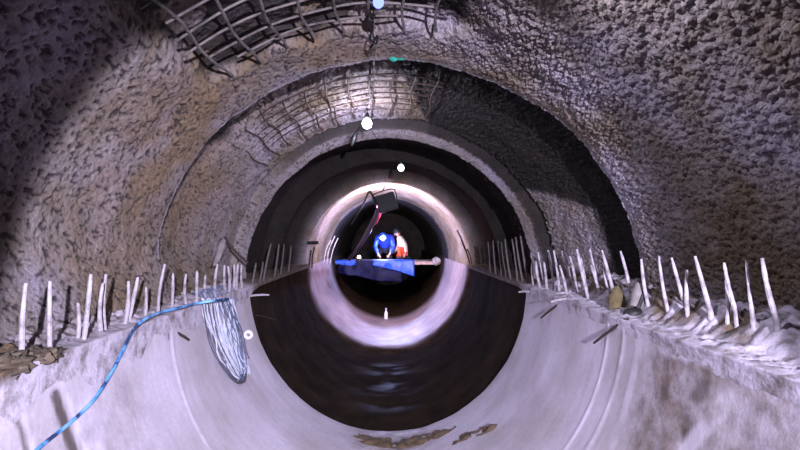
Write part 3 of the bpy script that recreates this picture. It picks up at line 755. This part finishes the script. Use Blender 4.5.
drape('tarpaulin', 'dark navy tarpaulin hanging in a deep sag below the crossing plank', M_NAVY, (338 - VX) * s, (402 - VX) * s, PZ + .072, (276 - 2 - VY) * -s * 1.0, (283 - VY) * -s, PYY, 3)
drape('tarpaulin', 'bright blue tarpaulin flap folded over the right part of the crossing plank', M_TARP, (373 - VX) * s, (414 - VX) * s, PZ + .085, (264.5 - VY) * -s, (275.5 - VY) * -s, PYY - .05, 6, .012, .05)
drape('tarpaulin', 'narrow blue tarpaulin strip lying along the left part of the crossing plank', M_TARP, (333 - VX) * s, (356 - VX) * s, PZ + .075, (263.5 - VY) * -s, (264.5 - VY) * -s, PYY - .03, 9)

def skinned(name, joints, edges, radii, mat, parent, root=0, sub=2):
    o_ = Vector(parent.location)
    me_ = bpy.data.meshes.new(name); me_.from_pydata([tuple(Vector(j) - o_) for j in joints], edges, [])
    ob = bpy.data.objects.new(name, me_); COL.objects.link(ob)
    me_.materials.append(mat)
    sk = ob.modifiers.new('skin', 'SKIN'); sk.use_smooth_shade = True
    if not me_.skin_vertices: pass
    for i, r in enumerate(radii):
        me_.skin_vertices[0].data[i].radius = (r, r) if not isinstance(r, tuple) else r
        me_.skin_vertices[0].data[i].use_root = (i == root)
    sb = ob.modifiers.new('sub', 'SUBSURF'); sb.levels = sub; sb.render_levels = sub
    dg = bpy.context.evaluated_depsgraph_get(); ev = ob.evaluated_get(dg)
    nm = bpy.data.meshes.new_from_object(ev, depsgraph=dg); nm.name = name
    ob.modifiers.clear(); ob.data = nm
    if not nm.materials: nm.materials.append(mat)
    ob.parent = parent
    return ob

def person(base, J, label, jacket, trouser, helmet_m, bulk=1.42, lamp=False):
    """J: joint name -> world point.  Body one skin, clothes as children."""
    root = tag(empty('person', base), label, 'person')
    keys = ['pelvis', 'spine', 'chest', 'neck', 'head', 'crown', 'shl', 'ell', 'wrl', 'hal', 'shr', 'elr', 'wrr', 'har', 'hpl', 'knl', 'anl', 'tol', 'hpr', 'knr', 'anr', 'tor']
    rad = dict(pelvis=.12, spine=.11, chest=.12, neck=.05, head=.088, crown=.07, shl=.06, ell=.042, wrl=.03, hal=.034, shr=.06, elr=.042, wrr=.03, har=.034,
               hpl=.08, knl=.055, anl=.038, tol=.03, hpr=.08, knr=.055, anr=.038, tor=.03)
    E = [('pelvis', 'spine'), ('spine', 'chest'), ('chest', 'neck'), ('neck', 'head'), ('head', 'crown'), ('chest', 'shl'), ('shl', 'ell'), ('ell', 'wrl'), ('wrl', 'hal'), ('chest', 'shr'), ('shr', 'elr'), ('elr', 'wrr'), ('wrr', 'har'),
         ('pelvis', 'hpl'), ('hpl', 'knl'), ('knl', 'anl'), ('anl', 'tol'), ('pelvis', 'hpr'), ('hpr', 'knr'), ('knr', 'anr'), ('anr', 'tor')]
    def part(name, ks, scale, mat):
        idx = {k: i for i, k in enumerate(ks)}
        return skinned(name, [J[k] for k in ks], [(idx[a], idx[b]) for a, b in E if a in idx and b in idx], [rad[k] * scale for k in ks], mat, root)
    body = part('body', keys, 1.0, M_SKIN)
    # fingers: five short chains per hand
    for sd in ('l', 'r'):
        h, w = Vector(J['ha' + sd]), Vector(J['wr' + sd]); d = (h - w).normalized(); a = d.cross(Vector((0, 0, 1))).normalized()
        fm = MB()
        for k, ln in enumerate((.075, .085, .08, .062)):
            p = h + a * (.028 - .018 * k); fm.tube([p - d * .02, p + d * ln * .5 + Vector((0, 0, -.004)), p + d * ln * .9 + Vector((0, 0, -.03))], [.010, .009, .006], 6)
        p = h + a * .03 - d * .03; fm.tube([p, p + a * .03 + d * .02, p + a * .035 + d * .05], [.011, .010, .007], 6)
        b2_ = bpy.data.meshes.new('fingers'); o_ = Vector(base)
        # joined into the body so that it stays one mesh
        bmv = [tuple(Vector(v) - o_) for v in fm.v]
        import bmesh
        bm = bmesh.new(); bm.from_mesh(body.data)
        vv = [bm.verts.new(v) for v in bmv]
        for f in fm.f:
            try: bm.faces.new([vv[i] for i in f]).smooth = True
            except ValueError: pass
        bm.to_mesh(body.data); bm.free()
    part('jacket', ['pelvis', 'spine', 'chest', 'neck', 'shl', 'ell', 'wrl', 'shr', 'elr', 'wrr'], bulk, jacket)
    part('trousers', ['pelvis', 'hpl', 'knl', 'anl', 'hpr', 'knr', 'anr'], 1.32, trouser)
    for sd in ('l', 'r'):
        MB().tube([Vector(J['an' + sd]) + (Vector(J['kn' + sd]) - Vector(J['an' + sd])) * .25, J['an' + sd], Vector(J['to' + sd])], [.062, .060, .045], 10).build('boot', M_RAG, root)
    h, c = Vector(J['head']), Vector(J['crown']); up = (c - h).normalized(); fw = Vector(J['face']).normalized(); fw = (fw - up * fw.dot(up)).normalized(); rt = fw.cross(up)
    HM = Matrix((rt, fw, up)).transposed()
    # face
    fmb = MB(); fmb.tube([h + fw * .085 + up * .03, h + fw * .118 - up * .012, h + fw * .09 - up * .02], [.010, .016, .012], 8); fmb.build('nose', M_SKIN, root)
    for sg in (-1, 1):
        blob(h + fw * .088 + rt * (.034 * sg) + up * .03, (.013, .013, .010), 1, .02).build('eye', M_WHITE, root)
        blob(h + rt * (.092 * sg) + up * .01, (.014, .022, .034), 2, .05).build('ear', M_SKIN, root)
    fmb = MB(); fmb.tube([h + fw * .094 - up * .05 - rt * .026, h + fw * .1 - up * .052, h + fw * .094 - up * .05 + rt * .026], .006, 6); fmb.build('mouth', M_PINK, root)
    hc = h + up * .055
    he = MB().lathe([(.150, -.004), (.152, .004), (.132, .012), (.130, .05), (.112, .10), (.075, .135), (.03, .15), (.004, .152)], hc, HM, 20).build('helmet', helmet_m, root)
    if lamp:
        lc = hc + fw * .135 + up * .05
        b = MB().lathe([(.03, -.03), (.036, 0), (.036, .03)], lc, HM @ Matrix.Rotation(-PI / 2, 3, 'X'), 12).build('headlamp', M_BLACK, root)
        g = MB().lathe([(.050, .030), (.048, .040), (.01, .050)], lc, HM @ Matrix.Rotation(-PI / 2, 3, 'X'), 14); g.build('headlamp_lens', M_HEAD, root)
    return root

B1 = Vector((-.12, 17.2, PZ + .045))
def o1(x, y, z): return B1 + Vector((x, y, z))
J1 = dict(pelvis=o1(.02, .35, .38), spine=o1(.01, .22, .60), chest=o1(0, .05, .74), neck=o1(-.03, -.10, .78), head=o1(-.05, -.24, .70), crown=o1(-.05, -.30, .80), face=(0.0, -1, -.25),
          shl=o1(-.23, .02, .72), ell=o1(-.30, -.14, .42), wrl=o1(-.22, -.34, .22), hal=o1(-.16, -.42, .14), shr=o1(.23, .02, .72), elr=o1(.30, -.12, .42), wrr=o1(.20, -.34, .22), har=o1(.14, -.42, .14),
          hpl=o1(-.13, .33, .33), knl=o1(-.20, -.04, .10), anl=o1(-.16, .36, .08), tol=o1(-.16, .52, .05), hpr=o1(.15, .33, .33), knr=o1(.22, -.08, .40), anr=o1(.20, .02, .08), tor=o1(.21, -.16, .05))
person(B1, J1, 'person in a blue raincoat and helmet with headlamp, crouching forward on the platform', M_JACKET, M_TROUS, M_HELM, 1.85, lamp=True)
B2 = Vector((.44, 17.0, PZ + .045))
def o2(x, y, z): return B2 + Vector((x, y, z))
J2 = dict(pelvis=o2(.06, .10, .34), spine=o2(.05, .10, .52), chest=o2(-.02, .10, .66), neck=o2(-.08, .12, .76), head=o2(-.12, .13, .84), crown=o2(-.13, .13, .93), face=(-1, -.1, -.2),
          shl=o2(-.02, -.08, .68), ell=o2(.13, -.14, .48), wrl=o2(.14, -.22, .24), hal=o2(.10, -.28, .17), shr=o2(-.06, .30, .68), elr=o2(-.10, .42, .44), wrr=o2(-.22, .36, .26), har=o2(-.29, .33, .22),
          hpl=o2(.05, .0, .30), knl=o2(-.10, -.10, .36), anl=o2(.0, -.06, .08), tol=o2(-.16, -.07, .05), hpr=o2(.05, .2, .30), knr=o2(-.14, .24, .12), anr=o2(.16, .26, .08), tor=o2(.30, .26, .06))
person(B2, J2, 'person in white sleeves and orange trousers squatting right of the blue raincoat', M_SHIRT, M_ORANGE, M_BLACK)

# ------------------------------------------------------------------ light
w = bpy.data.worlds.new('world'); scene.world = w; w.use_nodes = True
bg = w.node_tree.nodes['Background']; bg.inputs['Color'].default_value = (.75, .72, .85, 1); bg.inputs['Strength'].default_value = .03

# torch carried behind the photographer: its cone edge crosses the upper left of the crown
T = Vector((.85, -2.5, .41))
EP = [Vector((-2.04, 2.81, .125)), Vector((-1.75, 2.78, .685)), Vector((-1.48, 2.77, 1.0)), Vector((-1.215, 2.77, 1.215))]
dirs = [(p - T).normalized() for p in EP]
nrm = (dirs[1] - dirs[0]).cross(dirs[3] - dirs[0]).normalized()
if nrm.y < 0: nrm = -nrm
half = math.acos(max(-1, min(1, nrm.dot(dirs[0]))))
print('torch axis', nrm, 'half angle', math.degrees(half))
def spot(name, loc, axis, size, blend, energy, col, r=.05):
    d = bpy.data.lights.new(name, 'SPOT'); d.energy = energy; d.color = col; d.spot_size = size; d.spot_blend = blend; d.shadow_soft_size = r
    o = bpy.data.objects.new(name, d); COL.objects.link(o); o.location = loc
    o.rotation_euler = Vector(axis).to_track_quat('-Z', 'Y').to_euler(); return o
spot('torch', T, nrm, 2 * half, .09, 5000, (.81, .77, 1.0), .03)
spot('right_wall_fill', (.55, 2.35, 1.27), (.82, .38, -.60), math.radians(112), .8, 108, (.80, .78, 1.0), .04)  # unseen fill light added to rake across the right wall

sc = scene.cycles if hasattr(scene, 'cycles') else None
if sc:
    sc.use_denoising = True
    sc.max_bounces = 8; sc.diffuse_bounces = 4
